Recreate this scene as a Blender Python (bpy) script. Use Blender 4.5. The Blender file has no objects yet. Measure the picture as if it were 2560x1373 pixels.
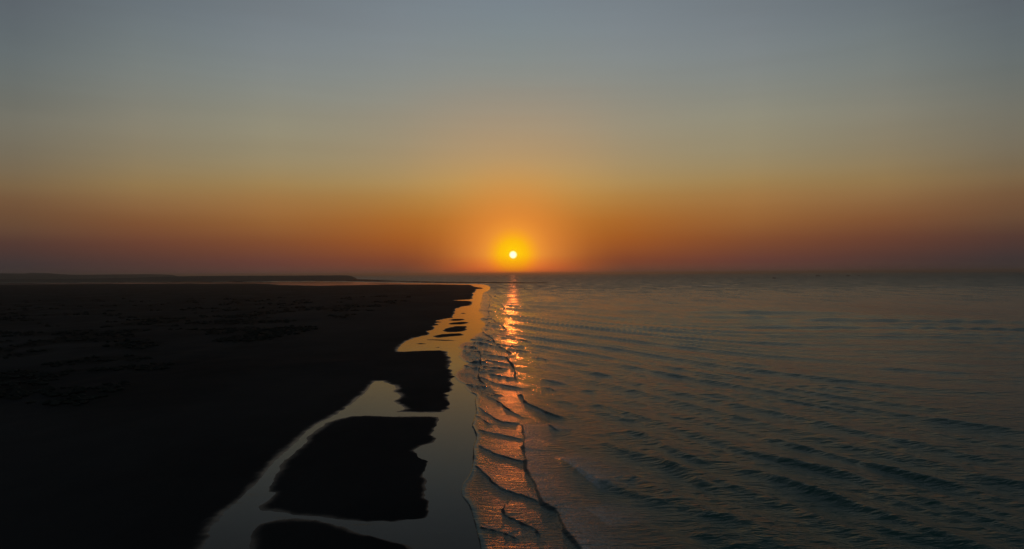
import bpy, math, random
import numpy as np

# ------------------------------------------------------------------ camera, sky, sun, exposure
S = bpy.context.scene
COL = S.collection
R = math.radians
CAM_H = 30.0
FPX = 1707.0                      # focal length in photo pixels (24 mm on 36 mm, 2560 px wide)
PITCH, ROLL = R(0.057), R(0.35)
cd = bpy.data.cameras.new('camera')
cam = bpy.data.objects.new('camera', cd)
COL.objects.link(cam)
cd.lens, cd.sensor_width, cd.clip_start, cd.clip_end = 24.0, 36.0, 0.5, 200000.0
cam.location = (0, 0, CAM_H)
cam.rotation_euler = (R(90) - PITCH, ROLL, 0)
S.camera = cam

SUN_EL, SUN_AZ = R(1.6), R(0.1)
SUN_STRENGTH = 0.012
HAZE_DENSITY = 6.5e-5
SKY_TABLE = [
 (0.00, [(0.0000,0.2993,0.0599,0.0144), (0.0423,0.2997,0.0605,0.0144), (0.0648,0.3091,0.0674,0.0144), (0.0874,0.3157,0.0741,0.0144), (0.1099,0.3103,0.0777,0.0145), (0.1324,0.3003,0.0817,0.0154), (0.1549,0.2695,0.0790,0.0165), (0.1775,0.2137,0.0671,0.0179), (0.2000,0.1440,0.0526,0.0204), (0.2225,0.0949,0.0432,0.0207), (0.2450,0.0729,0.0608,0.0300), (0.2676,0.0736,0.0891,0.0424), (0.2901,0.0788,0.1176,0.0613), (0.3126,0.0573,0.1236,0.0887), (0.3351,0.0420,0.1257,0.1136), (0.3577,0.0430,0.1317,0.1327), (0.3802,0.0439,0.1388,0.1524), (0.4027,0.0412,0.1445,0.1710), (0.4253,0.0395,0.1502,0.1893), (0.4478,0.0493,0.1571,0.2054), (0.4703,0.0586,0.1555,0.2106), (0.4928,0.0676,0.1475,0.2064), (0.5562,0.1006,0.1552,0.2007), (0.6196,0.1113,0.1548,0.1941), (0.6830,0.1091,0.1474,0.1839), (0.7464,0.1012,0.1376,0.1736), (0.8098,0.0979,0.1323,0.1681), (0.8732,0.0930,0.1259,0.1619), (0.9366,0.0867,0.1182,0.1545), (1.0000,0.0797,0.1101,0.1462)]),
 (9.32, [(0.0000,0.0851,0.0387,0.0284), (0.0420,0.0880,0.0390,0.0282), (0.0644,0.1177,0.0422,0.0262), (0.0868,0.1484,0.0452,0.0239), (0.1092,0.1713,0.0464,0.0216), (0.1316,0.1925,0.0520,0.0199), (0.1540,0.1990,0.0540,0.0184), (0.1764,0.1915,0.0508,0.0173), (0.1988,0.1626,0.0478,0.0189), (0.2212,0.1390,0.0466,0.0195), (0.2436,0.1162,0.0630,0.0270), (0.2660,0.1054,0.0895,0.0407), (0.2883,0.0985,0.1253,0.0704), (0.3107,0.0806,0.1361,0.0987), (0.3331,0.0706,0.1407,0.1217), (0.3555,0.0714,0.1471,0.1397), (0.3779,0.0736,0.1543,0.1583), (0.4003,0.0704,0.1580,0.1768), (0.4227,0.0694,0.1608,0.1944), (0.4451,0.0751,0.1613,0.2079), (0.4675,0.0778,0.1556,0.2077), (0.4899,0.0786,0.1457,0.1963), (0.5536,0.1031,0.1513,0.1914), (0.6174,0.1114,0.1512,0.1867), (0.6812,0.1086,0.1444,0.1780), (0.7449,0.1006,0.1354,0.1693), (0.8087,0.0974,0.1306,0.1648), (0.8725,0.0926,0.1247,0.1597), (0.9362,0.0865,0.1176,0.1534), (1.0000,0.0797,0.1101,0.1462)]),
 (19.37, [(0.0000,0.0709,0.0366,0.0319), (0.0411,0.0723,0.0367,0.0319), (0.0630,0.0857,0.0380,0.0315), (0.0850,0.0996,0.0393,0.0311), (0.1069,0.1112,0.0401,0.0307), (0.1289,0.1304,0.0456,0.0294), (0.1508,0.1455,0.0499,0.0278), (0.1727,0.1558,0.0531,0.0266), (0.1947,0.1720,0.0657,0.0286), (0.2166,0.1882,0.0782,0.0302), (0.2386,0.2004,0.0946,0.0362), (0.2605,0.2079,0.1163,0.0456), (0.2825,0.2002,0.1478,0.0644), (0.3044,0.1766,0.1635,0.0954), (0.3263,0.1596,0.1721,0.1212), (0.3483,0.1547,0.1790,0.1388), (0.3702,0.1475,0.1832,0.1563), (0.3922,0.1294,0.1762,0.1719), (0.4141,0.1142,0.1694,0.1858), (0.4360,0.1060,0.1624,0.1938), (0.4580,0.0962,0.1492,0.1870), (0.4799,0.0867,0.1327,0.1696), (0.5449,0.0989,0.1360,0.1676), (0.6100,0.1047,0.1381,0.1677), (0.6750,0.1022,0.1337,0.1631), (0.7400,0.0957,0.1276,0.1583), (0.8050,0.0933,0.1245,0.1564), (0.8700,0.0898,0.1206,0.1540), (0.9350,0.0851,0.1156,0.1506), (1.0000,0.0796,0.1100,0.1461)]),
 (28.58, [(0.0000,0.0446,0.0272,0.0252), (0.0396,0.0455,0.0274,0.0253), (0.0609,0.0540,0.0297,0.0266), (0.0821,0.0631,0.0322,0.0280), (0.1034,0.0717,0.0344,0.0293), (0.1246,0.0869,0.0378,0.0292), (0.1458,0.1012,0.0404,0.0288), (0.1671,0.1132,0.0424,0.0284), (0.1883,0.1330,0.0511,0.0289), (0.2095,0.1531,0.0604,0.0295), (0.2308,0.1745,0.0816,0.0375), (0.2520,0.1942,0.1071,0.0472), (0.2732,0.2061,0.1370,0.0600), (0.2945,0.1859,0.1456,0.0805), (0.3157,0.1691,0.1507,0.1005), (0.3369,0.1632,0.1580,0.1184), (0.3582,0.1544,0.1624,0.1346), (0.3794,0.1358,0.1574,0.1452), (0.4007,0.1191,0.1521,0.1541), (0.4219,0.1065,0.1456,0.1588), (0.4431,0.0929,0.1323,0.1546), (0.4644,0.0805,0.1158,0.1445), (0.5313,0.0875,0.1191,0.1458), (0.5983,0.0935,0.1239,0.1500), (0.6652,0.0923,0.1223,0.1492), (0.7322,0.0887,0.1194,0.1482), (0.7991,0.0874,0.1180,0.1487), (0.8661,0.0858,0.1162,0.1488), (0.9330,0.0831,0.1134,0.1479), (1.0000,0.0796,0.1099,0.1460)]),
 (36.00, [(0.0000,0.0316,0.0251,0.0252), (0.0381,0.0319,0.0253,0.0254), (0.0585,0.0352,0.0268,0.0269), (0.0790,0.0385,0.0285,0.0287), (0.0994,0.0419,0.0300,0.0303), (0.1198,0.0513,0.0320,0.0304), (0.1403,0.0606,0.0333,0.0299), (0.1607,0.0692,0.0349,0.0298), (0.1812,0.0867,0.0444,0.0318), (0.2016,0.1036,0.0531,0.0333), (0.2221,0.1165,0.0577,0.0341), (0.2425,0.1284,0.0679,0.0379), (0.2630,0.1388,0.0903,0.0491), (0.2834,0.1296,0.1012,0.0662), (0.3039,0.1213,0.1080,0.0810), (0.3243,0.1176,0.1145,0.0931), (0.3448,0.1110,0.1177,0.1033), (0.3652,0.0956,0.1125,0.1090), (0.3857,0.0825,0.1077,0.1147), (0.4061,0.0739,0.1031,0.1197), (0.4265,0.0654,0.0929,0.1151), (0.4470,0.0583,0.0802,0.1046), (0.5161,0.0667,0.0872,0.1095), (0.5852,0.0752,0.0964,0.1183), (0.6544,0.0782,0.1012,0.1245), (0.7235,0.0788,0.1043,0.1301), (0.7926,0.0799,0.1069,0.1353), (0.8617,0.0807,0.1087,0.1398), (0.9309,0.0805,0.1096,0.1434), (1.0000,0.0795,0.1098,0.1458)]),
 (180.0, [(0.0000,0.0545,0.0482,0.0545), (0.1826,0.0691,0.0649,0.0681), (0.2981,0.0891,0.0918,0.1065), (0.4714,0.0950,0.1097,0.1300), (0.5963,0.0984,0.1184,0.1461), (0.7454,0.0918,0.1202,0.1524), (1.0000,0.0785,0.1086,0.1446)]),
]
w = bpy.data.worlds.new('World')
S.world = w
w.use_nodes = True
nt = w.node_tree
nt.nodes.clear()
N, LK = nt.nodes.new, nt.links.new


def wmath(op, a, b=None, clamp=False):
    n = N('ShaderNodeMath'); n.operation = op; n.use_clamp = clamp
    for i, v in enumerate((a, b)):
        if v is None: continue
        if isinstance(v, (int, float)): n.inputs[i].default_value = v
        else: LK(v, n.inputs[i])
    return n.outputs[0]


def wmap(v, a, b, c=0.0, d=1.0, kind='LINEAR'):
    n = N('ShaderNodeMapRange'); n.interpolation_type = kind
    LK(v, n.inputs[0])
    for i, q in enumerate((a, b, c, d)): n.inputs[1 + i].default_value = q
    return n.outputs[0]


def ramp(fac, stops):
    n = N('ShaderNodeValToRGB'); LK(fac, n.inputs[0])
    cr = n.color_ramp; cr.interpolation = 'LINEAR'
    while len(cr.elements) < len(stops): cr.elements.new(0.5)
    for e, s in zip(cr.elements, sorted(stops)):
        e.position = s[0]; e.color = (s[1], s[2], s[3], 1)
    return n.outputs[0]


def cmix(f, a, b, mode='MIX'):
    n = N('ShaderNodeMix'); n.data_type = 'RGBA'; n.blend_type = mode; n.clamp_result = False
    if isinstance(f, (int, float)): n.inputs[0].default_value = f
    else: LK(f, n.inputs[0])
    for i, v in ((6, a), (7, b)):
        if isinstance(v, tuple): n.inputs[i].default_value = v
        else: LK(v, n.inputs[i])
    return n.outputs[2]


sky = N('ShaderNodeTexSky')
sky.sky_type = 'NISHITA'; sky.sun_disc = False
sky.sun_elevation, sky.sun_rotation = SUN_EL, SUN_AZ
sky.air_density, sky.dust_density, sky.ozone_density = 1.2, 6.0, 1.0
tc = N('ShaderNodeTexCoord')
nrm = N('ShaderNodeVectorMath'); nrm.operation = 'NORMALIZE'; LK(tc.outputs['Generated'], nrm.inputs[0])
sp = N('ShaderNodeSeparateXYZ'); LK(nrm.outputs[0], sp.inputs[0])
el = wmath('MULTIPLY', wmath('ARCSINE', sp.outputs[2]), 180 / math.pi)            # degrees above the horizon
az = wmath('ABSOLUTE', wmath('SUBTRACT', wmath('MULTIPLY', wmath('ARCTAN2', sp.outputs[0], sp.outputs[1]), 180 / math.pi), 0.1))
p = wmath('SQRT', wmath('DIVIDE', wmath('MAXIMUM', el, 0.0), 90.0))
col = ramp(p, SKY_TABLE[0][1])
for (a0, _), (a1, st) in zip(SKY_TABLE, SKY_TABLE[1:]):
    f = wmap(az, a0, a1)
    if a0 == 0.0: f = wmath('POWER', f, 1.4)
    col = cmix(f, col, ramp(p, st))
# faint uneven veils in the hazy air
veil = N('ShaderNodeTexNoise'); vm = N('ShaderNodeMapping'); LK(nrm.outputs[0], vm.inputs[0]); vm.inputs['Scale'].default_value = (1.6, 1.6, 26.0)
LK(vm.outputs[0], veil.inputs['Vector']); veil.inputs['Scale'].default_value = 1.7; veil.inputs['Detail'].default_value = 5.0
vk = N('ShaderNodeVectorMath'); vk.operation = 'SCALE'; LK(col, vk.inputs[0]); LK(wmap(veil.outputs[0], .3, .7, .972, 1.028), vk.inputs['Scale'])
col = vk.outputs[0]
# aureole of forward-scattered light round the sun, dimmed by the thick air at the horizon
sd = (math.sin(SUN_AZ) * math.cos(SUN_EL), math.cos(SUN_AZ) * math.cos(SUN_EL), math.sin(SUN_EL))
dif = N('ShaderNodeVectorMath'); dif.operation = 'DISTANCE'; LK(nrm.outputs[0], dif.inputs[0]); dif.inputs[1].default_value = sd
r = wmath('MULTIPLY', dif.outputs['Value'], 180 / math.pi)
L8 = lambda c: tuple(((v / 255 + 0.055) / 1.055) ** 2.4 for v in c)
glow = ramp(wmath('DIVIDE', r, 8.0), [(0.0, *L8((255, 205, 4))), (0.075, *L8((255, 198, 4))), (0.15, *L8((251, 184, 12))),
        (0.2125, *L8((250, 166, 34))), (0.3, *L8((244, 152, 54))), (0.43, *L8((236, 142, 56))), (0.875, *L8((222, 132, 58)))])
alpha = ramp(wmath('DIVIDE', r, 8.0), [(0.0, 1, 1, 1), (0.15, 1, 1, 1), (0.2125, .95, .95, .95), (0.3, .78, .78, .78),
        (0.43, .58, .58, .58), (0.62, .3, .3, .3), (0.8, .1, .1, .1), (1.0, 0, 0, 0)])
ext = ramp(wmath('DIVIDE', wmath('MAXIMUM', el, 0.0), 2.0), [(0.0, .72, .36, .4), (0.25, .88, .54, .7), (0.5, .96, .76, .8), (0.8, 1, 1, 1)])

nish = N('ShaderNodeVectorMath'); nish.operation = 'SCALE'; LK(sky.outputs[0], nish.inputs[0]); nish.inputs['Scale'].default_value = 0.05
base = cmix(1.0, col, nish.outputs[0], 'ADD')
full = cmix(alpha, base, cmix(1.0, glow, ext, 'MULTIPLY'))
disc = wmap(r, 0.16, 0.38, 1.0, 0.0, 'SMOOTHSTEP')
full = cmix(disc, full, (1.6, 1.42, .8, 1))
# the sky lies outside the haze box: what the haze takes off near the horizon is there to be taken
path = wmath('DIVIDE', 54.0 * HAZE_DENSITY, wmath('SINE', wmath('MULTIPLY', wmath('ADD', wmath('MAXIMUM', el, 0.0), .3), math.pi / 180)))
gain = wmath('EXPONENT', path)
gv = N('ShaderNodeVectorMath'); gv.operation = 'SCALE'; LK(full, gv.inputs[0]); LK(gain, gv.inputs['Scale'])
full = gv.outputs[0]
full = cmix(wmap(el, -2.5, -0.2), (0.012, 0.011, 0.010, 1), full)   # unlit ground below the horizon
bg = N('ShaderNodeBackground'); LK(full, bg.inputs[0]); bg.inputs[1].default_value = 1.0
out = N('ShaderNodeOutputWorld'); LK(bg.outputs[0], out.inputs[0])


sl = bpy.data.lights.new('sun', 'SUN')
sl.energy, sl.angle, sl.color = SUN_STRENGTH, R(0.53), (1.0, 0.17, 0.026)
so = bpy.data.objects.new('sun', sl)
COL.objects.link(so)
so.rotation_euler = (R(90) - SUN_EL, 0, math.pi - SUN_AZ)   # shines from +Y, low over the sea
so.location = (0, 0, 200)

vs = S.view_settings
vs.view_transform, vs.look, vs.exposure, vs.gamma, vs.use_curve_mapping = 'Standard', 'None', 0.0, 1.0, False
S.render.engine = 'CYCLES'
S.cycles.use_denoising = True
S.cycles.max_bounces = 6
S.cycles.volume_bounces = 0

# ------------------------------------------------------------------ helpers
cr_, sr_ = math.cos(ROLL), math.sin(ROLL)
cp_, sp_ = math.cos(PITCH), math.sin(PITCH)


def ground(pts, z=0.0):
    """where the sight line through a photo pixel meets the level z"""
    q = np.atleast_2d(np.array(pts, float))
    a, b = (q[:, 0] - 1280) / FPX, (686.5 - q[:, 1]) / FPX
    x1, y1, z1 = a, cp_ + b * sp_, b * cp_ - sp_          # pitched down
    x, zz = x1 * cr_ + z1 * sr_, -x1 * sr_ + z1 * cr_     # rolled about the view axis
    t = (z - CAM_H) / np.minimum(zz, -1e-5)
    return np.stack([x * t, y1 * t], 1)


def at_dist(u, v, y):
    """point on the sight line at distance y along the view"""
    a, b = (u - 1280) / FPX, (686.5 - v) / FPX
    x1, y1, z1 = a, cp_ + b * sp_, b * cp_ - sp_
    x, zz = x1 * cr_ + z1 * sr_, -x1 * sr_ + z1 * cr_
    return np.array([x / y1 * y, y, CAM_H + zz / y1 * y])


def hash2(ix, iy, seed):
    h = (ix.astype(np.int64) * 374761393 + iy.astype(np.int64) * 668265263 + seed * 974711) & 0xFFFFFFFF
    h = ((h ^ (h >> 13)) * 1274126177) & 0xFFFFFFFF
    h = h ^ (h >> 16)
    return (h & 0xFFFF) / 32767.5 - 1.0


def vnoise(x, y, seed=0):
    x, y = np.asarray(x, float), np.asarray(y, float)
    ix, iy = np.floor(x), np.floor(y)
    fx, fy = x - ix, y - iy
    fx, fy = fx * fx * (3 - 2 * fx), fy * fy * (3 - 2 * fy)
    a, b = hash2(ix, iy, seed), hash2(ix + 1, iy, seed)
    c, d = hash2(ix, iy + 1, seed), hash2(ix + 1, iy + 1, seed)
    return (a * (1 - fx) + b * fx) * (1 - fy) + (c * (1 - fx) + d * fx) * fy


def fbm(x, y, seed=0, octv=4):
    t, a = 0.0, 0.5
    for o in range(octv):
        t = t + a * vnoise(x * 2 ** o + 17.3 * o, y * 2 ** o - 9.1 * o, seed + o)
        a *= 0.5
    return t


def sstep(a, b, x):
    t = np.clip((x - a) / (b - a), 0, 1)
    return t * t * (3 - 2 * t)


def polydist(P, poly):
    """unsigned distance to a closed outline and the inside mask, for points inside its neighbourhood"""
    d = np.full(len(P), 1e9)
    ins = np.zeros(len(P), bool)
    A, B = poly, np.roll(poly, -1, 0)
    for (ax, ay), (bx, by) in zip(A, B):
        ex, ey = bx - ax, by - ay
        L = ex * ex + ey * ey + 1e-12
        px, py = P[:, 0] - ax, P[:, 1] - ay
        t = np.clip((px * ex + py * ey) / L, 0, 1)
        dx, dy = px - t * ex, py - t * ey
        d = np.minimum(d, dx * dx + dy * dy)
        c = (ay > P[:, 1]) != (by > P[:, 1])
        if by != ay:
            ins ^= c & (P[:, 0] < ex * (P[:, 1] - ay) / (by - ay) + ax)
    return np.sqrt(d), ins


def lineinfo(P, line):
    """signed distance to a polyline (negative on its right-hand side) and the fraction along it"""
    best = np.full(len(P), 1e18); sg = np.zeros(len(P)); tt = np.zeros(len(P))
    seg = np.diff(line, axis=0)
    ln = np.hypot(seg[:, 0], seg[:, 1]); cum = np.concatenate([[0], np.cumsum(ln)]); tot = cum[-1]
    for i in range(len(seg)):
        ex, ey = seg[i]; L = ex * ex + ey * ey + 1e-12
        px, py = P[:, 0] - line[i, 0], P[:, 1] - line[i, 1]
        t = np.clip((px * ex + py * ey) / L, 0, 1)
        dx, dy = px - t * ex, py - t * ey
        d = dx * dx + dy * dy
        m = d < best
        best = np.where(m, d, best)
        sg = np.where(m, ex * py - ey * px, sg)
        tt = np.where(m, (cum[i] + t * ln[i]) / tot, tt)
    return np.sqrt(best) * np.where(sg >= 0, 1, -1), tt


def smooth_line(pts, n=5):
    """Catmull-Rom through traced points"""
    p = np.array(pts, float)
    q = np.vstack([2 * p[0] - p[1], p, 2 * p[-1] - p[-2]])
    out = []
    for i in range(1, len(q) - 2):
        for k in range(n):
            t = k / n
            out.append(0.5 * (2 * q[i] + (q[i + 1] - q[i - 1]) * t + (2 * q[i - 1] - 5 * q[i] + 4 * q[i + 1] - q[i + 2]) * t * t
                              + (3 * q[i] - q[i - 1] - 3 * q[i + 1] + q[i + 2]) * t ** 3))
    out.append(p[-1])
    return np.array(out)


def struct(o):
    o['kind'] = 'structure'
    return o


def mesh_obj(name, V, F, mat, parent=None, attrs=None, smooth=True):
    me = bpy.data.meshes.new(name)
    V = np.asarray(V, np.float32)
    if isinstance(F, np.ndarray):
        k = F.shape[1]
        me.vertices.add(len(V)); me.vertices.foreach_set('co', V.ravel())
        me.loops.add(F.size); me.loops.foreach_set('vertex_index', F.ravel().astype(np.int32))
        me.polygons.add(len(F))
        me.polygons.foreach_set('loop_start', np.arange(0, F.size, k, dtype=np.int32))
        me.update(calc_edges=True)
    else:
        me.from_pydata(V.tolist(), [], F)
    me.polygons.foreach_set('use_smooth', np.full(len(me.polygons), smooth))
    for n, a in (attrs or {}).items():
        at = me.attributes.new(n, 'FLOAT', 'POINT'); at.data.foreach_set('value', np.asarray(a, np.float32))
    me.materials.append(mat)
    me.validate()
    o = bpy.data.objects.new(name, me)
    COL.objects.link(o)
    if parent: o.parent = parent
    return o


def keep_faces(V, F, mask, attrs):
    F = F[mask]
    used = np.unique(F)
    rm = np.full(len(V), -1); rm[used] = np.arange(len(used))
    return V[used], rm[F], {k: a[used] for k, a in attrs.items()}


def grid_faces(nr, nc):
    i = np.arange((nr - 1) * (nc - 1)); r_, c_ = i // (nc - 1), i % (nc - 1)
    a = r_ * nc + c_
    return np.stack([a, a + 1, a + nc + 1, a + nc], 1)       # rows run away from the camera, columns to the right


class MatB:
    def __init__(s, name):
        s.m = bpy.data.materials.new(name); s.m.use_nodes = True
        s.nt = s.m.node_tree; s.b = s.nt.nodes['Principled BSDF']; s.o = s.nt.nodes['Material Output']
        s.pos = s.n('ShaderNodeNewGeometry').outputs['Position']

    def n(s, t, **kw):
        x = s.nt.nodes.new(t)
        for k, v in kw.items(): setattr(x, k, v)
        return x

    def l(s, a, b): s.nt.links.new(a, b)

    def put(s, sock, v):
        if isinstance(v, (int, float, tuple)): sock.default_value = v
        else: s.l(v, sock)

    def attr(s, name): return s.n('ShaderNodeAttribute', attribute_name=name).outputs['Fac']

    def noise(s, sc, scale=(1, 1, 1), detail=3.0, rough=0.5, rot=0.0):
        mp = s.n('ShaderNodeMapping'); s.l(s.pos, mp.inputs[0]); mp.inputs['Scale'].default_value = scale
        mp.inputs['Rotation'].default_value = (0, 0, rot)
        x = s.n('ShaderNodeTexNoise'); s.l(mp.outputs[0], x.inputs['Vector'])
        x.inputs['Scale'].default_value = sc; x.inputs['Detail'].default_value = detail; x.inputs['Roughness'].default_value = rough
        return x.outputs[0]

    def math(s, op, a, b=0.0):
        x = s.n('ShaderNodeMath', operation=op); s.put(x.inputs[0], a); s.put(x.inputs[1], b); return x.outputs[0]

    def map(s, v, a, b, c, d):
        x = s.n('ShaderNodeMapRange'); s.l(v, x.inputs[0])
        for i, q in enumerate((a, b, c, d)): s.put(x.inputs[1 + i], q)
        return x.outputs[0]

    def mix(s, f, a, b):
        x = s.n('ShaderNodeMix', data_type='RGBA'); s.put(x.inputs[0], f); s.put(x.inputs[6], a); s.put(x.inputs[7], b); return x.outputs[2]

    def bump(s, h, dist, strength=1.0, prev=None):
        x = s.n('ShaderNodeBump'); s.l(h, x.inputs['Height']); x.inputs['Distance'].default_value = dist
        s.put(x.inputs['Strength'], strength)
        if prev: s.l(prev, x.inputs['Normal'])
        return x.outputs[0]


# ------------------------------------------------------------------ materials
m = MatB('sea_water')
foam = m.attr('foam'); rough = m.attr('ripple')
fn = m.noise(2.2, (1, .8, 1), 5, .65)
fmask = m.math('MULTIPLY', foam, m.map(fn, .40, .66, .35, 1.0))
front_shade = m.attr('front_shade')  # shade of the wave-front faces put into the colour, with rougher water
m.put(m.b.inputs['Base Color'], m.mix(front_shade, m.mix(fmask, (.005, .034, .028, 1), (.30, .29, .29, 1)), (.022, .024, .028, 1)))
m.put(m.b.inputs['Specular IOR Level'], m.map(front_shade, 0, 1, .14, .05))
wind = m.noise(1.0, (.035, .009, 1), 4, .6)                 # lulls and gusts
wind2 = m.noise(1.0, (.11, .05, 1), 3, .6)
chop = m.math('MULTIPLY', m.attr('chop'), m.map(m.math('ADD', m.math('MULTIPLY', wind, .6), m.math('MULTIPLY', wind2, .4)), .34, .64, .45, 1.35))
rgh = m.math('MAXIMUM', m.map(fmask, 0, 1, .07, .42), chop)
m.put(m.b.inputs['Roughness'], m.math('MAXIMUM', rgh, m.math('MULTIPLY', front_shade, .7)))
m.b.inputs['IOR'].default_value = 1.333
r1 = m.noise(.5, (.36, 1, 1), 4, .6, R(-10))
r2 = m.noise(1.7, (.22, 1, 1), 4, .62, R(-8))
b1 = m.bump(r1, .62, m.math('MULTIPLY', rough, 1.0))
b2 = m.bump(r2, .12, m.attr('fine'), b1)
r3 = m.noise(2.0, (.8, 1, 1), 3, .6)
b3 = m.bump(r3, .09, m.math('MULTIPLY', m.attr('fine'), m.map(foam, 0, .5, .1, 1.0)), b2)
m.l(b3, m.b.inputs['Normal'])
M_SEA = m.m

m = MatB('wet_sand_film')
n1 = m.noise(.35, (1, .5, 1), 4, .55)
n2 = m.noise(.05, (1, .25, 1), 3, .5)
streak = m.map(m.noise(1.0, (.10, .75, 1), 4, .6), .60, .70, 0, 1)     # sand just breaking the film in ribs
m.put(m.b.inputs['Base Color'], m.mix(n2, (.024, .019, .013, 1), (.036, .027, .017, 1)))
m.put(m.b.inputs['Roughness'], m.math('ADD', m.map(n1, .3, .7, .03, .12), m.math('MULTIPLY', streak, .16)))
m.b.inputs['IOR'].default_value = 1.34
m.b.inputs['Specular IOR Level'].default_value = .11
m.l(m.bump(n1, .02, .5), m.b.inputs['Normal'])
M_WET = m.m

m = MatB('dark_sand')
wet = m.attr('wet')
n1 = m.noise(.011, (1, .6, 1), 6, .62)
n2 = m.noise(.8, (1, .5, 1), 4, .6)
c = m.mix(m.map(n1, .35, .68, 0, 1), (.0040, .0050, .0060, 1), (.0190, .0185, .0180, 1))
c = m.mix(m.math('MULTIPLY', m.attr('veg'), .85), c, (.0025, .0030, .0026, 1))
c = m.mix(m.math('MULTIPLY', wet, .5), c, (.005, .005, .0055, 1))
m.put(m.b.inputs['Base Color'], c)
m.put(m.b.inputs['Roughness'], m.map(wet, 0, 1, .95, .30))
m.put(m.b.inputs['Specular IOR Level'], m.map(wet, 0, 1, .02, .08))
m.l(m.bump(n2, .05, .8), m.b.inputs['Normal'])
M_SAND = m.m


def flat_mat(name, c0, c1, sc, rough=.95):
    m = MatB(name)
    m.put(m.b.inputs['Base Color'], m.mix(m.map(m.noise(sc, (1, 1, 1), 4, .6), .35, .65, 0, 1), c0, c1))
    m.b.inputs['Roughness'].default_value = rough
    m.b.inputs['Specular IOR Level'].default_value = .1
    return m.m


M_HILL = flat_mat('scrub_covered_hill', (.03, .035, .025, 1), (.055, .055, .045, 1), .01)
M_HEAD = flat_mat('scrub_covered_dune', (.018, .022, .014, 1), (.04, .038, .03, 1), .03)
M_SCRUB = flat_mat('dune_scrub_leaves', (.004, .0055, .004, 1), (.009, .011, .008, 1), .7)
M_HULL = flat_mat('dark_painted_hull', (.02, .022, .026, 1), (.03, .03, .032, 1), 1.0, .5)
M_CABIN = flat_mat('grey_cabin_paint', (.05, .05, .05, 1), (.07, .07, .07, 1), 1.0, .5)
M_SPAR = flat_mat('dark_spar_wood', (.02, .018, .015, 1), (.03, .026, .02, 1), 3.0, .6)

# ------------------------------------------------------------------ outlines traced on the photograph (pixels), put down on the ground
rng = np.random.default_rng(4)


def outline(items, amp=0.9, step=2.2):
    """items: (u, v) points; the string 'J' / 'S' switches ragged / smooth edges for what follows"""
    rag, pts, flags = False, [], []
    for it in items:
        if it == 'J': rag = True
        elif it == 'S': rag = False
        else: pts.append(it); flags.append(rag)
    W = ground(pts)
    out = []
    n = len(W)
    for i in range(n):
        a, b = W[i], W[(i + 1) % n]
        L = np.hypot(*(b - a)); d = max(a[1], 60.0)
        st = step * d / 120.0 * .5
        k = max(1, min(40, int(L / st))) if pts[i][1] < 1500 else 1
        for j in range(k):
            q = a + (b - a) * j / k
            if flags[i] and (j or flags[i - 1]):
                q = q + np.array([rng.normal() * .24 * amp * (d / 140) ** .8, rng.normal() * .15 * st])
            elif j: q = q + rng.normal(size=2) * .06 * st
            out.append(q)
    return np.array(out)


MAIN = outline([(-7000, 713.5), (0, 712.5), (300, 710), (420, 711.5), (560, 711), (660, 711.5), (730, 713), (800, 714.4), (880, 713), (964, 711.2), (1090, 711.2), (1175, 712.4), 'J', (1184, 716), (1205, 719.8),
    (1212, 721.5), (1190, 724), (1188, 729), (1184, 734), (1181, 743), (1185, 747), (1170, 749.6), (1137, 750.2), (1137, 751.2), (1170, 751.6), (1183, 754), (1180, 760), (1175, 764),
    (1155, 767), (1140, 772.4), (1136, 780), (1135, 785), (1132, 795), (1112, 797), (1088, 802.5), (1108, 805), (1086, 809), (1100, 812), (1080, 816), (1092, 821), (1068, 829), (1078, 834), (1058, 840.5),
    'S', (1034, 846), (1011, 855.6), (999, 867), (994.5, 879), (1008, 879.3), (1030, 878), (1065, 876.3), (1100, 876), (1112, 877), 'J', (1121, 881), (1116, 884), (1126, 893), (1124, 896), (1127, 900), (1125, 910), (1123, 922.6),
    (1131, 930.6), (1131.5, 942), (1128, 953), (1132, 967), (1129, 975), (1116, 982.7), (1123.5, 987.5), (1118.6, 998), (1126, 1009), (1121, 1022), (1108, 1030), 'S', (1095, 1031.6), (1040, 1031.2), (1000, 1030.5),
    (985, 1030.8), 'J', (1000, 1027), (1015, 1022), (1000, 1015), (987, 1007), (991, 998), (1003, 991), (982, 981), (989, 974), (987, 963), (968, 959), 'S', (958, 953), (937, 953.4), (930, 960),
    (913, 982), (879, 1010), (844, 1034), (830, 1044), (796, 1058.5), (768, 1079), (741, 1106), (706, 1137), (672, 1172), (638, 1210), 'J', (610, 1239), (586, 1265), (565, 1282), (541, 1303),
    (527, 1322), 'S', (514, 1358), (503, 1380), (440, 1500), (300, 1800), (-7000, 1800)])
BANK = outline(['S', (1097, 1042.5), (1060, 1041.5), (1003, 1041.6), (955, 1040), (913, 1039), (879, 1040.6), (844, 1047.5), (820, 1056), (796, 1072), (774, 1088), 'J', (768, 1106), (748, 1124), (724, 1141), (700, 1165),
    (688, 1193), (679, 1213), (670, 1231), (690, 1233), (672, 1251), (650, 1265), 'S', (652, 1275.5), (707, 1282), (758, 1289), (810, 1294), (862, 1301), (913, 1305), (982, 1304), (1037, 1299.7), 'J', (1066, 1296),
    (1070, 1279), (1065, 1244), (1066, 1220), (1061, 1212), (1066, 1203), (1058, 1187), (1065, 1168), (1068, 1155), 'S', (1048, 1143), (1033, 1127), (1048, 1115), (1082, 1107), (1092, 1096), (1079, 1088), (1087, 1072),
    (1092, 1062), (1097, 1046)], .55)
BANK2 = outline(['S', (627, 1341), (636, 1322), (652, 1311), (690, 1301), (741, 1295.5), (793, 1300), (827, 1310), (865, 1322), (913, 1337), (965, 1351), (1017, 1363), (1045, 1376), (1075, 1420), (1085, 1560), (560, 1560), (600, 1440), (622, 1380)], .5)
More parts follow.
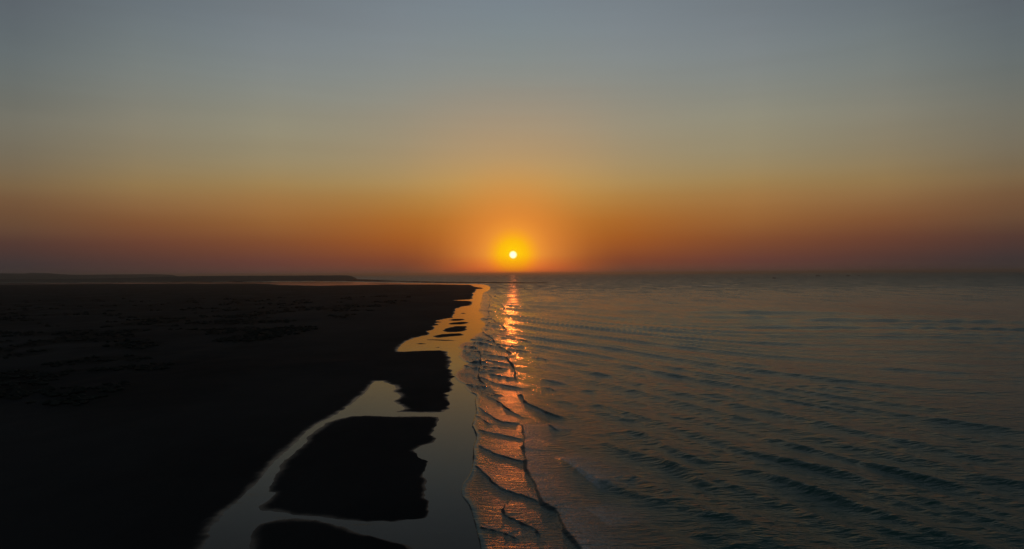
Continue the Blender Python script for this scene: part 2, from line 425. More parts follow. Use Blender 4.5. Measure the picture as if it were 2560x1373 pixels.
BARS = [outline(['J'] + q, .8) for q in (
    [(1150, 783.6), (1158, 782), (1167, 783.4), (1163, 785), (1155, 785.4)],
    [(1120, 800), (1135, 797.4), (1158, 797), (1162, 799), (1156, 801.6), (1132, 802.4)],
    [(1118, 809), (1135, 806), (1160, 804.4), (1173, 805.6), (1171, 809), (1155, 811.6), (1128, 811.5)],
    [(1105, 826), (1122, 818.5), (1140, 815.5), (1165, 815), (1169, 819), (1164, 827), (1146, 830.5), (1124, 831), (1112, 829.5)],
    [(1078, 841), (1103, 835.4), (1145, 833.4), (1162, 837), (1152, 839.8), (1112, 842.5), (1092, 845)],
    [(1047, 849.4), (1090, 848.6), (1148, 851), (1130, 852.4), (1075, 851)],
    [(1031, 860.6), (1050, 858.4), (1066, 859.4), (1052, 861.6)],
    [(1082, 868), (1104, 868.2), (1095, 869.8)])]
SPIT = outline(['J', (1001, 704.6), (940, 704.2), (889, 703.2), (800, 702.8), (700, 703.2), (640, 703.6), (560, 703.4), (480, 702.6), (300, 703.6), (0, 701), (-7000, 700), (-7000, 697.5), (0, 697), (440, 696), (700, 696.4), (868, 696.4), (886, 697.4), (905, 698.6), (950, 700.4), (1001, 702.6),
    (1086, 704.3), (1175, 705.3), (1260, 706), (1340, 706.6), (1400, 707.0), (1330, 708.4), (1200, 707.8), (1086, 707), (1040, 706.2)], .2)
FLATS = [outline(['J'] + q, .2) for q in (
    [(-7000, 705.2), (-7000, 703.0), (0, 703.2), (420, 703.2), (640, 704.0), (700, 705.4), (660, 706.2), (560, 705.3), (420, 705.0), (300, 705.8), (150, 705.3), (0, 706)],
    [(-7000, 710.4), (-7000, 706.6), (0, 707), (150, 706.3), (300, 706.6), (420, 706.1), (520, 706.6), (600, 706.6), (690, 707.2), (640, 708.0), (560, 708.2), (450, 707.8), (340, 708.5), (150, 708.9), (60, 709.6)],
    [(-7000, 714), (-7000, 711), (60, 710.4), (200, 709.6), (330, 709.6), (420, 708.8), (520, 709.2), (640, 708.9), (700, 709.8), (690, 711.6), (600, 712.6), (420, 713.4), (0, 714)],
    [(720, 707.2), (760, 706.7), (790, 707.3), (750, 707.8)],
    [(880, 708.4), (960, 707.6), (1010, 708.3), (940, 709)])]
LAND = [('beach', MAIN), ('sandbank', BANK), ('sandbank', BANK2)] + [('sandbank', b) for b in BARS] + [('sand_spit', SPIT)] + [('mud_flat', b) for b in FLATS]

EDGE = smooth_line([(1205, 711.5), (1214, 713), (1225, 718), (1222, 726), (1209, 732), (1206, 741), (1204, 752), (1201, 760), (1201, 768), (1198, 777), (1208, 790), (1201, 799), (1214, 810), (1203, 821), (1207, 828), (1191, 836), (1182, 844),
    (1174, 852), (1186, 855.5), (1162, 855.8), (1150, 862), (1146, 868), (1155, 876), (1149, 881), (1151, 886), (1147, 890), (1159, 902), (1172, 907), (1160, 914), (1154, 923), (1142, 930), (1137, 940), (1147, 953), (1163, 961), (1163, 968), (1174, 979),
    (1192, 990), (1188, 1001), (1191, 1030), (1184, 1054), (1180, 1065), (1184, 1072), (1191, 1096), (1184, 1120), (1181, 1169), (1172, 1193), (1158, 1210), (1155, 1237), (1174, 1265), (1184, 1296), (1194, 1334), (1203, 1375), (1215, 1440), (1235, 1560)], 4)
EDGE_W = ground(EDGE)

# ------------------------------------------------------------------ level grid rows shared by land and sea
prow = np.concatenate([np.linspace(1250, 705, 40), np.arange(700, 30, -1.5), np.arange(30, 8, -.75), np.geomspace(8, 1.0, 22)])
yrow = CAM_H * FPX / prow


def make_grid(us):
    t = (np.array(us) - 1280) / FPX
    Y, T = np.meshgrid(yrow, t, indexing='ij')
    return np.clip(Y * T, -88000, 88000).ravel(), Y.ravel(), len(yrow), len(us)


# ------------------------------------------------------------------ beach, sandbanks, spit
us = np.concatenate([np.linspace(-7000, -150, 50), np.arange(-100, 480, 5), np.arange(480, 1250, 1.6), np.arange(1250, 1420, 4)])
X, Y, nr, nc = make_grid(us)
P = np.stack([X, Y], 1)
sdl = np.full(len(P), -1e9); who = np.zeros(len(P), int)
for k, (nm, poly) in enumerate(LAND):
    mrg = 8.0 + .03 * poly[:, 1].max() if nm != 'beach' else 1e9
    sel = np.where((Y > poly[:, 1].min() - mrg) & (Y < poly[:, 1].max() + mrg) & (X > poly[:, 0].min() - mrg) & (X < poly[:, 0].max() + mrg))[0]
    d, ins = polydist(P[sel], poly)
    s = np.where(ins, d, -d)
    up = s > sdl[sel]
    who[sel[up]] = k
    sdl[sel] = np.maximum(sdl[sel], s)
sdl += np.where(sdl > -1e8, .55 * (np.maximum(Y, 80) / 140) ** .7 * fbm(X * .55, Y * .42, 57, 4) * (1 - .6 * sstep(500, 1500, Y)), 0)
vis = yrow[:, None] ** 2 / (CAM_H * FPX)
inland = np.maximum(sdl, 0)
Z = np.where(sdl > 0, .18 * (1 - np.exp(-sdl / 6.0)), np.maximum(sdl * .05, -.3))
Z += sstep(.5, 6, inland) * .05 * fbm(X * .2, Y * .1, 11)
dune = sstep(12, 70, inland) * (who == 0)
far_f = 1 - .6 * sstep(700, 1700, Y)
Z += dune * far_f * (.9 + 1.3 * fbm(X * .018, Y * .012, 21, 5) + .5 * np.abs(fbm(X * .06, Y * .05, 31, 3)))
veg = dune * sstep(.02, .28, fbm(X * .05 + 3, Y * .035, 41, 5) + .1) * sstep(30, 90, inland)
hd = (LAND[who[0]][0] if 0 else None)
isspit = np.array([n == 'sand_spit' for n, _ in LAND])[who]
Z = np.where(isspit & (sdl > 0), .25 + np.minimum(sdl * .01, .7), Z)
wet = np.where(sdl > -1e8, 1 - sstep(.05, .3 + .003 * Y + 1.0 * sstep(-14, -26, X) * (Y < 330), sdl + .8 * fbm(X * .4, Y * .15, 51)), 1)
wet *= np.where(who == 0, 1, .8)
V = np.stack([X, Y, Z], 1)
msk = (veg > .55) & (Y < 900) & (who == 0) & (X > -620)
SCRUB_XYZ = (X[msk], Y[msk], Z[msk])
F = grid_faces(nr, nc)
zf = Z[F].max(1)
fw = who[F[:, 0]]
att = {'wet': wet, 'veg': veg}
land_obj = {}
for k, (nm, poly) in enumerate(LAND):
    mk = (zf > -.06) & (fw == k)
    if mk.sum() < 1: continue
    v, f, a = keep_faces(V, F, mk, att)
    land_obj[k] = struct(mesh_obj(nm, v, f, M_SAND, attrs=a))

# ------------------------------------------------------------------ sea with its wave fronts, and the water film on the flats
us = np.concatenate([np.linspace(-9000, 450, 20), np.arange(480, 1125, 12), np.arange(1125, 1480, 1.25), np.arange(1480, 2640, 2.5), np.linspace(2660, 9000, 50)])
X, Y, nr, nc = make_grid(us)
P = np.stack([X, Y], 1)
res_y = 1.5 * Y * Y / (CAM_H * FPX); res_x = 2.5 * Y / FPX
sea_poly = np.vstack([EDGE_W, ground([(1260, 1800), (9000, 1800)]), [[9.5e4, 4e3], [9.5e4, 6e4], [-9.5e4, 6e4]], ground([(-7000, 704), (800, 704), (1100, 709), (1200, 711)])])
d, ins = polydist(P, sea_poly)
sl_ = ground([(1205, 711), (1218, 740), (1240, 800), (1270, 890), (1290, 950), (1312, 1010), (1312, 1140), (1345, 1220), (1395, 1300), (1450, 1373), (1530, 1500)])
sx = np.interp(Y, sl_[::-1, 1], sl_[::-1, 0])             # seaward limit of the swash zone
ex_ = EDGE_W[np.argsort(EDGE_W[:, 1])]
x0 = np.interp(Y, ex_[:, 1], ex_[:, 0])
off = X - sx                                                # metres seaward of the breakers
deep = np.maximum(sstep(-2.5, 20, off), sstep(1900, 2300, Y)) * ins
Z = np.zeros(len(P))
# refracted swell: crests run along the shore near it and swing square to the view further out
xs = np.linspace(-50, 4000, 4000)
slope = -1.75 + 1.5 * sstep(45, 135, xs) + .25 * sstep(150, 800, xs)
Gx = np.concatenate([[0], np.cumsum((slope[1:] + slope[:-1]) / 2 * np.diff(xs))])
G = np.interp(X, xs, Gx)
wx, wy = 6 * fbm(X * .012, Y * .008, 61, 3), 16 * fbm(X * .009 + 5, Y * .006, 62, 3)
for lam, amp, ph, rot in ((92, .30, 8.0, -.1), (56, .20, 9.0, .05), (30, .13, 0.0, 0.0), (19.5, .135, 2.0, .04), (13, .06, 4.0, -.08), (8.5, .024, 6.0, .2)):
    u_ = (Y - G * (1 + rot) + wy * (lam / 31) ** .5 + .12 * lam * fbm(X * 1.3 / lam + ph, Y * .5 / lam, 67, 2))
    k_ = 2 * math.pi / lam
    lod = 1 - sstep(lam / 5.5, lam / 2.8, res_y)
    env = .45 + .75 * sstep(-.25, .3, fbm(X * .16 / lam + ph, (Y - G) * .2 / lam, 71, 3) + .06)
    pz = (.5 + .5 * np.sin(u_ * k_ - .5 * np.cos(u_ * k_))) ** 1.5
    if lam > 40: env = env * sstep(230, 480, Y) * sstep(-.1, .35, fbm(X * .022 + ph, Y * .006, 77, 3))
    Z += deep * lod * env * amp * 2 * (pz - .38) * (1 + 1.5 * sstep(190, 420, Y))
rs = np.random.default_rng(9)
for i in range(26):                                        # wind chop
    lam = 1.6 * 1.13 ** i * rs.uniform(.9, 1.1)
    if lam > 16: lam = rs.uniform(2.5, 9)
    th = R(90) + R(-12) + rs.normal() * R(24)              # direction of travel, mostly across the view
    k_ = 2 * math.pi / lam
    lod = 1 - sstep(lam / 5.5, lam / 2.8, np.maximum(res_y * abs(math.sin(th)), res_x * abs(math.cos(th))))
    ph = (X * math.cos(th) + Y * math.sin(th)) * k_ + rs.uniform(0, 6.28) + 2.2 * vnoise(X / lam * .12 + i, Y / lam * .16, 81 + i)
    Z += (.30 + .70 * deep) * ins * sstep(0, 3, d) * lod * .0031 * lam ** .9 * np.sin(ph) * (.6 + .6 * vnoise(X * .04 + i, Y * .04, 99))


def front(pts, amp, wf, wb, taper=(.12, .12), n=5, rag=.25, foam_amt=0.0, foam_len=0.0, steep=.42, wide=3.2, front_shade=.85):
    """one wave front: steep on its right-hand side, easing off behind"""
    global Z, FOAM, FRONT_SHADE
    L = ground(smooth_line(pts, n))
    dm = L[:, 1].mean()
    wfm = max(wf, .9 * dm / FPX * 2.0)
    if rag:
        L = L + np.stack([rng.normal(size=len(L)) * rag * .3 * (dm / 120) ** .6, rng.normal(size=len(L)) * rag * .5 * (dm / 120)], 1)
    mg = wb * 4 + wfm * 3 + foam_len * 1.5
    sel = np.where((X > L[:, 0].min() - mg) & (X < L[:, 0].max() + mg) & (Y > L[:, 1].min() - mg) & (Y < L[:, 1].max() + mg))[0]
    if len(sel) == 0: return
    s, t = lineinfo(P[sel], L)
    en = sstep(0, taper[0] + 1e-6, t) * (1 - sstep(1 - taper[1] - 1e-6, 1, t))
    vr = 1.0 if not steep else np.clip(.8 + .75 * vnoise(t * (3 + len(pts) * 1.7), t * 0 + amp * 97 + len(pts), 7), .55, 1.5)
    wfv = np.maximum(wf * .8, wide * (1 - .3 * sstep(160, 400, Y[sel])) * Y[sel] / FPX) * vr
    if steep:
        e_ = L[-1] - L[0]; nyf = abs(e_[0]) / (np.hypot(*e_) + 1e-9)
        wfv = np.maximum(wfv, .8 * res_y[sel] * nyf * vr)
        amp = np.maximum(amp, np.minimum(steep * (1 + 1.3 * sstep(140, 320, Y[sel])) * wfv, .36))
    h = amp * en * sstep(-wfv, 0.0, s) * np.exp(-(np.maximum(s, 0) / wb) ** 1.3)
    Z[sel] += h
    if front_shade:  # painted dark band along the unlit face of the front
        cz = front_shade * en * np.clip(vr, .45, 1) * sstep(-wfv * 1.25, -wfv * .7, s) * (1 - sstep(-.05 * wfv, .35 * wfv, s))
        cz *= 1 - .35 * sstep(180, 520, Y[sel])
        FRONT_SHADE[sel] = np.maximum(FRONT_SHADE[sel], cz)
    if foam_amt:
        fz = foam_amt * en * sstep(-.2, .1, s) * np.exp(-(np.maximum(s, 0) / foam_len) ** 1.5)
        FOAM[sel] = np.maximum(FOAM[sel], fz)


FOAM = np.zeros(len(P)); FRONT_SHADE = np.zeros(len(P))
swash = ins * (1 - sstep(-5.0, 5.0, off + 2.5 * fbm(X * .2, Y * .05, 13))) * (Y < 2200)
FOAM = swash * (.17 + .17 * sstep(1, 5, X - x0)) * sstep(0, .4, d)

# shore-parallel fronts (listed from far to near)
front(EDGE[::4], .035, .2, 1.6, (.02, .02), 5, .0, steep=.22, wide=2.2, front_shade=.55)
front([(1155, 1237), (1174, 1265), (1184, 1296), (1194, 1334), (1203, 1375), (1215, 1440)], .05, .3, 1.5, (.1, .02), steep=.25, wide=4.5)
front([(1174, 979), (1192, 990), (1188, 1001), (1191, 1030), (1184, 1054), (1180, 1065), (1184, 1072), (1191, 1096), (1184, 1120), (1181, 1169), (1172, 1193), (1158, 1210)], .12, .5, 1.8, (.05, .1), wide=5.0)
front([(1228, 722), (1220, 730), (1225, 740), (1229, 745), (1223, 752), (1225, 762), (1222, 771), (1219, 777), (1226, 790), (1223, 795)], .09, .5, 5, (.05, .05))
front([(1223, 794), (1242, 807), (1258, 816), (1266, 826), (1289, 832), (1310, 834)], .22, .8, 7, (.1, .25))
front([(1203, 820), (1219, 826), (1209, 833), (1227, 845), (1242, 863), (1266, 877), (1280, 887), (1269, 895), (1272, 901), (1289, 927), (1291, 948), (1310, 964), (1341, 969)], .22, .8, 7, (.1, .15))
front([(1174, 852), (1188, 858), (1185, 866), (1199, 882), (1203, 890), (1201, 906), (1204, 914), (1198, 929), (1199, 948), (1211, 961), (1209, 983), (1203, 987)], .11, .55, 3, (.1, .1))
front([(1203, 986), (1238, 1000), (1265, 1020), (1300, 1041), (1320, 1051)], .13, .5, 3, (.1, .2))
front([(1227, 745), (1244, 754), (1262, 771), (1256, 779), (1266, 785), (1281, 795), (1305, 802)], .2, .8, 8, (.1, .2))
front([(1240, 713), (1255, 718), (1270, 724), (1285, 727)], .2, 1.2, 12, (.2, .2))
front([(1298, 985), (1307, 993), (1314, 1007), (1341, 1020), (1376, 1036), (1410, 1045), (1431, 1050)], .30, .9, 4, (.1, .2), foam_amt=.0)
front([(1300, 1055), (1307, 1066), (1313, 1093), (1312, 1120), (1315, 1141), (1320, 1176), (1341, 1217), (1362, 1262), (1393, 1280), (1417, 1330), (1444, 1361), (1470, 1400), (1500, 1480)], .17, .8, 3.2, (.06, .02), foam_amt=.75, foam_len=5.0, wide=5.0, front_shade=.7)
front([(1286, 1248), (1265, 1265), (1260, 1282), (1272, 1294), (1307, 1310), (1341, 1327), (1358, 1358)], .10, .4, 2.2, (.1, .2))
# slanting fronts across the swash
for q, a in (
    ([(1155, 877), (1180, 878.5), (1201, 882)], .05), ([(1175, 850), (1204, 850), (1236, 856)], .06), ([(1188, 859), (1215, 862), (1243, 869)], .09), ([(1206, 888), (1240, 891), (1270, 895)], .06),
    ([(1211, 902), (1252, 908), (1273, 913)], .08), ([(1170, 908), (1185, 907), (1201, 908)], .04), ([(1209, 920), (1235, 920), (1260, 923)], .05), ([(1225, 937), (1255, 942), (1284, 948)], .06),
    ([(1204, 946), (1236, 959), (1268, 965), (1316, 974)], .12), ([(1160, 914), (1178, 920), (1196, 927)], .04), ([(1163, 961), (1185, 967), (1208, 974)], .06), ([(1236, 844), (1270, 846), (1300, 850), (1332, 857)], .12), ([(1268, 874), (1310, 880), (1348, 883)], .12),
    ([(1209, 812), (1230, 815), (1250, 817)], .06), ([(1214, 810), (1235, 808)], .05), ([(1205, 799), (1222, 797)], .05), ([(1230, 757), (1250, 762), (1262, 771)], .06), ([(1225, 768), (1245, 773), (1256, 779)], .06), ([(1226, 780), (1246, 784), (1262, 786)], .06),
    ([(1226, 742), (1240, 742), (1256, 746)], .08), ([(1232, 730), (1250, 733), (1272, 742)], .1), ([(1230, 838), (1262, 840), (1284, 844)], .06), ([(1242, 863), (1275, 866), (1310, 868)], .08),
    ([(1195, 1020), (1238, 1048), (1272, 1058), (1307, 1060)], .12), ([(1193, 1077), (1245, 1086), (1307, 1100)], .09), ([(1195, 1115), (1238, 1136), (1272, 1145), (1320, 1158)], .12), ([(1186, 1165), (1220, 1193), (1245, 1217), (1279, 1232), (1320, 1244), (1355, 1262)], .13),
    ([(1198, 1320), (1230, 1326), (1262, 1334), (1300, 1350)], .05), ([(1190, 1040), (1225, 1062)], .04), ([(1345, 969), (1370, 972), (1400, 982)], .15), ([(1320, 914), (1358, 924), (1400, 932)], .16), ([(1348, 948), (1385, 955), (1430, 965)], .14), ([(1310, 895), (1350, 897), (1385, 905)], .14),
    ([(1362, 1057), (1393, 1076), (1410, 1083)], .14)):
    front(q, a * 1.2, .3, 2.6, (.03, .1) if q[0][0] < 1290 else (.35, .45), steep=.34, wide=3.2, front_shade=.85, foam_amt=.5, foam_len=1.6 + .011 * ground(q)[:, 1].mean())
# many small ones between them
pq = np.random.default_rng(12)
eu = EDGE[np.argsort(EDGE[:, 1])]
v_ = 738.0
while v_ < 985:
    u0 = np.interp(v_, eu[:, 1], eu[:, 0]) + pq.uniform(2, 45) * (.45 + .55 * min(1, (v_ - 700) / 250))
    ln_ = pq.uniform(28, 75) * (.5 + .5 * min(1, (v_ - 700) / 250))
    k_ = .06 + .36 * min(1, max(0, (v_ - 760) / 420)) * pq.uniform(.6, 1.2)
    q = [(u0 + ln_ * t, v_ + k_ * ln_ * (t + .25 * math.sin(3.1 * t + pq.uniform(0, 2)))) for t in (0, .33, .66, 1)]
    front(q, pq.uniform(.02, .06), .22, 2.2, (.15, .35), steep=.21, wide=2.4, front_shade=pq.uniform(.45, .8), foam_amt=pq.uniform(.1, .4), foam_len=1.2 + .009 * ground(q)[:, 1].mean())
    v_ += (2.2 + (v_ - 700) * .022) * pq.uniform(.5, 1.4)
# open swell crests seaward of the breakers
for q, a in (
    ([(1341, 986), (1393, 1000), (1445, 1012), (1479, 1027), (1548, 1041), (1617, 1058), (1686, 1090), (1740, 1110)], .24), ([(1427, 914), (1479, 927), (1517, 938), (1570, 946)], .2), ([(1600, 958), (1676, 970), (1771, 987), (1886, 1002)], .2),
    ([(1733, 958), (1848, 983), (1981, 1002), (2095, 1021), (2248, 1048)], .24), ([(1600, 899), (1676, 917), (1752, 932), (1848, 957)], .22), ([(1520, 1070), (1600, 1086), (1638, 1101), (1695, 1132), (1752, 1151), (1829, 1174)], .24),
    ([(1558, 1090), (1600, 1113), (1657, 1143), (1714, 1181), (1790, 1223), (1848, 1254), (1924, 1273)], .3), ([(1752, 1090), (1867, 1128), (1962, 1151), (2057, 1170), (2133, 1189), (2210, 1208), (2324, 1231)], .25), ([(1897, 1185), (1981, 1204), (2057, 1231), (2150, 1262)], .2),
    ([(1600, 1235), (1676, 1254), (1752, 1280), (1829, 1296), (1905, 1318), (2000, 1350)], .24), ([(2126, 1151), (2248, 1178), (2362, 1204), (2480, 1222)], .22), ([(2057, 962), (2171, 978), (2250, 987)], .16), ([(2152, 922), (2240, 924), (2324, 930), (2476, 934)], .2),
    ([(1396, 1134), (1431, 1158), (1462, 1179), (1513, 1206), (1570, 1222)], .28), ([(1479, 1193), (1531, 1217), (1617, 1240), (1690, 1262)], .2), ([(1380, 1095), (1440, 1108), (1500, 1128)], .14), ([(2300, 1040), (2420, 1060), (2560, 1078)], .16), ([(2200, 1090), (2330, 1112), (2460, 1126)], .15),
    ([(1700, 1320), (1800, 1345), (1900, 1385)], .22), ([(2100, 1290), (2250, 1330), (2400, 1360)], .2)):
    front(q, a * 1.45, 2.6, 4.4, (.25, .3), rag=.25, steep=0, front_shade=0, wide=0)
# patches of foam left by the breakers, and white water on the far bar
for q, fa, flen in (([(1330, 1140), (1400, 1150), (1470, 1200), (1520, 1240)], .8, 4.5), ([(1330, 1060), (1390, 1075), (1420, 1085)], .45, 3.0), ([(1320, 1020), (1365, 1040)], .4, 2.5), ([(1440, 1260), (1490, 1290), (1540, 1330)], .7, 4.5),
    ([(1645, 713), (1740, 714)], .5, 60), ([(1704, 715.6), (1810, 716.4)], .8, 55), ([(1900, 717), (2060, 718)], .3, 60), ([(2335, 718), (2372, 719)], .6, 50), ([(1560, 711), (1640, 712.4)], .35, 60), ([(893, 695.6), (908, 697.2)], .9, 130)):
    front(q, .0, .3, 1.0, (.3, .3), foam_amt=fa, foam_len=flen, steep=0, front_shade=0)
Z = np.where(ins, Z, 0.0) + .0
FOAM = np.clip(FOAM, 0, 1)
# ripples: glassy film right at the edge, lively water outside
chop = np.interp(Y, [0, 120, 300, 700, 1500, 4000], [.05, .06, .11, .22, .38, .48]) * (.6 + .4 * deep) * ins
fine = np.where(ins, 2.1 - 1.1 * deep, 0) * sstep(0, 1.5, d)
rip = np.where(ins, .16 + .84 * deep, 0) * (1 - .5 * sstep(300, 1500, Y)) * (.75 + .5 * fbm(X * .01, Y * .004, 5, 3))
V = np.stack([X, Y, Z], 1)
F = grid_faces(nr, nc)
fi = ins[F].sum(1) >= 2
v, f, a = keep_faces(V, F, fi, {'foam': FOAM, 'ripple': rip, 'fine': fine, 'front_shade': FRONT_SHADE, 'chop': chop})
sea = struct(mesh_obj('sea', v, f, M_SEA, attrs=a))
V2 = V.copy()
v, f, a = keep_faces(V2, F, ~fi, {'foam': FOAM})
wetsand = struct(mesh_obj('wet_sand', v, f, M_WET, attrs=a))

# ------------------------------------------------------------------ headland and hills beyond the flats


def ridge(name, top, foot_v, dist, depth, mat, step, rough_amp, seed):
    """a long landform: foot, slope, crest and back, its crest line read off the photograph at a chosen distance"""
    uu = np.arange(top[0][0], top[-1][0] + .1, step)
    tv = np.interp(uu, [q[0] for q in top], [q[1] for q in top])
    V, F, rows = [], [], 11
    for i, u in enumerate(uu):
        c = at_dist(u, tv[i], dist)
        H = max(c[2], .3)
        jit = rough_amp * H * fbm(np.array([u * .11]), np.array([seed * 3.1]), seed, 4)[0]
        endf = min(1, (uu[-1] - u) / 12 + .15)
        for r_ in range(rows):
            q = r_ / (rows - 1)                            # 0 foot in front, 1 foot behind
            prof = math.sin(math.pi * min(1, q * 1.0)) ** .8
            y = dist + (q - .5) * depth * endf
            z = -.25 + (H + jit + .25) * prof + rough_amp * H * .6 * prof * fbm(np.array([u * .2 + q * 5]), np.array([q * 7.0]), seed + 5, 3)[0] * (0 if abs(q - .5) < .01 else 1)
            V.append((c[0] / dist * y, y, z))
    n = len(uu)
    for i in range(n - 1):
        for r_ in range(rows - 1):
            a = i * rows + r_
            F.append((a, a + rows, a + rows + 1, a + 1))
    return struct(mesh_obj(name, V, F, mat))


ridge('headland', [(-3500, 698), (-400, 698), (0, 698), (200, 697), (330, 694.6), (400, 692.2), (470, 690.5), (560, 689.7), (700, 689.3), (800, 688.7), (868, 688.4), (880, 690.5), (888, 694.5), (895, 698.5)],
      700, 4100, 900, M_HEAD, 4, .05, 3)
ridge('hills', [(-3500, 684), (-600, 680), (-200, 683), (0, 683.3), (62, 684), (74, 682), (125, 683.2), (150, 685.4), (172, 686.8), (234, 687), (300, 686.2), (359, 685.6), (400, 685.8), (431, 687), (442, 690.5), (460, 691.4)],
      697, 7000, 1600, M_HILL, 4, .03, 8)

# ------------------------------------------------------------------ scrub on the dunes: nobody could count it
ico = [(0, 0, 1)] + [(math.cos(k * 1.2566) * .95, math.sin(k * 1.2566) * .95, .35) for k in range(5)] + [(math.cos(k * 1.2566 + .6) * .9, math.sin(k * 1.2566 + .6) * .9, -.3) for k in range(5)]
icf = [(0, 1 + k, 1 + (k + 1) % 5) for k in range(5)] + [(1 + k, 6 + k, 1 + (k + 1) % 5) for k in range(5)] + [(1 + (k + 1) % 5, 6 + k, 6 + (k + 1) % 5) for k in range(5)]
lx, ly, lz = SCRUB_XYZ
pr = np.random.default_rng(3)
V, F = [], []
for i in pr.choice(len(lx), min(len(lx), 800), replace=False):
    for j in range(pr.integers(2, 5)):
        sc_ = pr.uniform(.4, 1.1) * (1 + ly[i] / 700)
        ox, oy = lx[i] + pr.normal() * 1.6 * sc_, ly[i] + pr.normal() * 1.6 * sc_
        b = len(V); h = pr.uniform(.35, .8) * sc_
        for (a_, b_, c_) in ico:
            k = pr.uniform(.7, 1.2)
            V.append((ox + a_ * sc_ * k, oy + b_ * sc_ * k, lz[i] + .1 + c_ * h * k))
        F += [tuple(b + t for t in f) for f in icf]
scrub = mesh_obj('dune_scrub', V, F, M_SCRUB, smooth=False)
scrub['kind'] = 'stuff'

# ------------------------------------------------------------------ boats far out


def loft(secs):
    """closed hull from cross sections of equal point counts"""
    V = [p for s_ in secs for p in s_]
    n = len(secs[0]); F = []
    for i in range(len(secs) - 1):
        for j in range(n):
            a, b = i * n + j, i * n + (j + 1) % n
            F.append((a, b, b + n, a + n))
    F.append(tuple(range(n - 1, -1, -1))); F.append(tuple((len(secs) - 1) * n + j for j in range(n)))
    return V, F


def boxv(x0, x1, y0, y1, z0, z1, tx=0.0):
    V = [(x0, y0, z0), (x1, y0, z0), (x1, y1, z0), (x0, y1, z0), (x0 + tx, y0 + .1, z1), (x1 - tx, y0 + .1, z1), (x1 - tx, y1 - .1, z1), (x0 + tx, y1 - .1, z1)]
    return V, [(3, 2, 1, 0), (4, 5, 6, 7), (0, 1, 5, 4), (1, 2, 6, 5), (2, 3, 7, 6), (3, 0, 4, 7)]


def rod(p, q, r0, r1, n=8):
    p, q = np.array(p, float), np.array(q, float)
    d = (q - p) / np.linalg.norm(q - p)
    a = np.cross(d, (0, 1, 0) if abs(d[1]) < .9 else (1, 0, 0)); a /= np.linalg.norm(a); b = np.cross(d, a)
    V = [tuple(c + (a * math.cos(t) + b * math.sin(t)) * r) for c, r in ((p, r0), (q, r1)) for t in np.arange(n) * 2 * math.pi / n]
    F = [(i, (i + 1) % n, n + (i + 1) % n, n + i) for i in range(n)] + [tuple(range(n - 1, -1, -1)), tuple(range(n, 2 * n))]
    return V, F


def empty(name, loc, rz, label, cat, group=None):
    o = bpy.data.objects.new(name, None); COL.objects.link(o)
    o.location, o.rotation_euler = loc, (0, 0, rz)
    o['label'], o['category'] = label, cat
    if group: o['group'] = group
    return o


def make_boat():
    t = empty('fishing_boat', (0, 0, 0), 0, '', 'boat', 'fishing boats far out near the horizon')
    secs = []
    for x, w_, k, sh in ((-9.5, 1.9, -.5, 1.9), (-7, 2.5, -.9, 1.7), (-2, 2.8, -1.0, 1.6), (3, 2.6, -1.0, 1.8), (6.5, 1.7, -.9, 2.4), (9, .7, -.6, 3.0), (10.5, .08, .6, 3.5)):
        secs.append([(x, -w_, sh), (x, -w_ * .85, .4), (x, -w_ * .35, k), (x, w_ * .35, k), (x, w_ * .85, .4), (x, w_, sh)])
    mesh_obj('hull', *loft(secs), M_HULL, t, smooth=False)
    V, F = [], []
    for v_, f_ in (boxv(-6.5, -1.5, -1.6, 1.6, 1.55, 4.3, .25), boxv(-5.6, -2.2, -1.3, 1.3, 4.3, 5.6, .3)):
        F += [tuple(i + len(V) for i in q) for q in f_]; V += v_
    mesh_obj('cabin', V, F, M_CABIN, t, smooth=False)
    mesh_obj('mast', *rod((1.5, 0, 1.5), (1.5, 0, 9.5), .16, .08), M_SPAR, t)
    mesh_obj('boom', *rod((1.5, 0, 3.0), (7.8, 0, 6.6), .1, .07), M_SPAR, t)
    return t


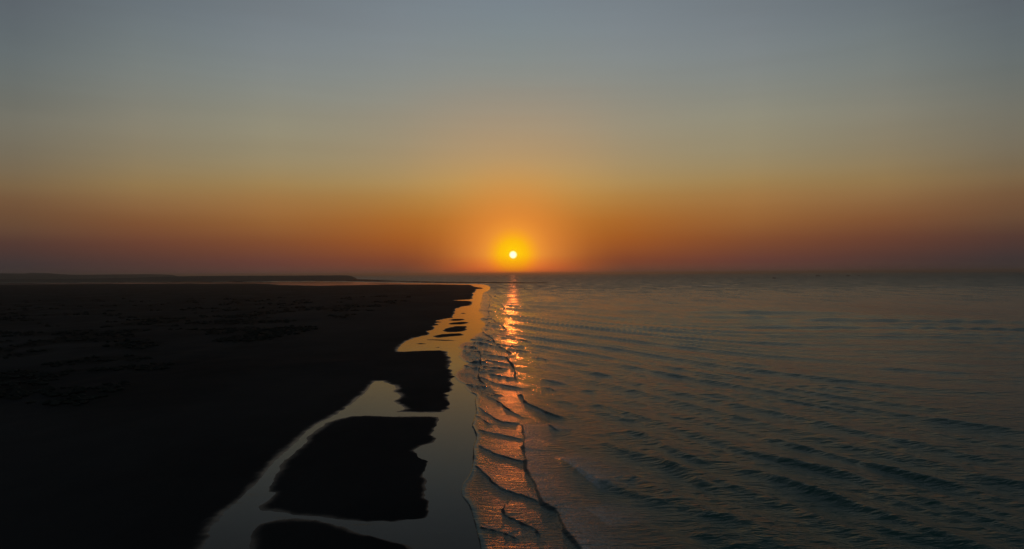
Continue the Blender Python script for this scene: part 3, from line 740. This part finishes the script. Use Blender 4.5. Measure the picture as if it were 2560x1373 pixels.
boat0 = make_boat()
parts = list(boat0.children)
for i, (u, v, k, rz, lab) in enumerate((
        (1935, 696.4, .95, .15, 'dark fishing boat nearest to the camera, lowest of those near the right horizon'),
        (2010, 690.1, .9, .9, 'small end-on dark boat just left of the larger broadside one near the right horizon'),
        (2045, 690.3, 1.5, -.1, 'long dark fishing boat lying broadside in the middle of the row on the horizon'),
        (2121, 690.0, 1.3, 3.0, 'dark fishing boat with its bow left, second from the right end of its row'),
        (2147, 689.8, .9, 2.4, 'faint small boat at the right end of the row near the horizon'))):
    g = ground([(u, v)])[0]
    o = boat0
    if i:
        o = boat0.copy(); COL.objects.link(o)
        for c_ in parts:
            q = c_.copy(); COL.objects.link(q); q.parent = o
    o.location, o.rotation_euler, o.scale = (g[0], g[1], 0), (0, 0, rz), (k, k, k)
    o['label'] = lab

g = ground([(1311, 723)])[0]
b = empty('buoy', (g[0], g[1], .0), 0, 'tiny dark buoy floating just right of the bright glitter path below the sun', 'buoy')
V, F = loft([[(math.cos(t) * r_, math.sin(t) * r_, z) for t in np.arange(12) * math.pi / 6] for r_, z in ((.5, -.5), (1.15, -.2), (1.2, .35), (.75, .6), (.35, 1.7), (.2, 1.9))])
mesh_obj('float', V, F, M_HULL, b)
mesh_obj('topmark', *rod((0, 0, 1.8), (0, 0, 2.7), .12, .3), M_SPAR, b)

# ------------------------------------------------------------------ the air: one even haze round everything
if HAZE_DENSITY > 0:
    V, F = boxv(-94000, 94000, -400, 56000, -1.6, 84, 0)
    mt = bpy.data.materials.new('haze_air'); mt.use_nodes = True
    nt = mt.node_tree; nt.nodes.clear()
    pv = nt.nodes.new('ShaderNodeVolumePrincipled'); oo = nt.nodes.new('ShaderNodeOutputMaterial')
    nt.links.new(pv.outputs[0], oo.inputs['Volume'])
    pv.inputs['Color'].default_value = (.56, .50, .47, 1)
    pv.inputs['Density'].default_value = HAZE_DENSITY
    pv.inputs['Anisotropy'].default_value = .88
    hz = mesh_obj('haze', V, F, mt, smooth=False)
    hz['kind'] = 'stuff'
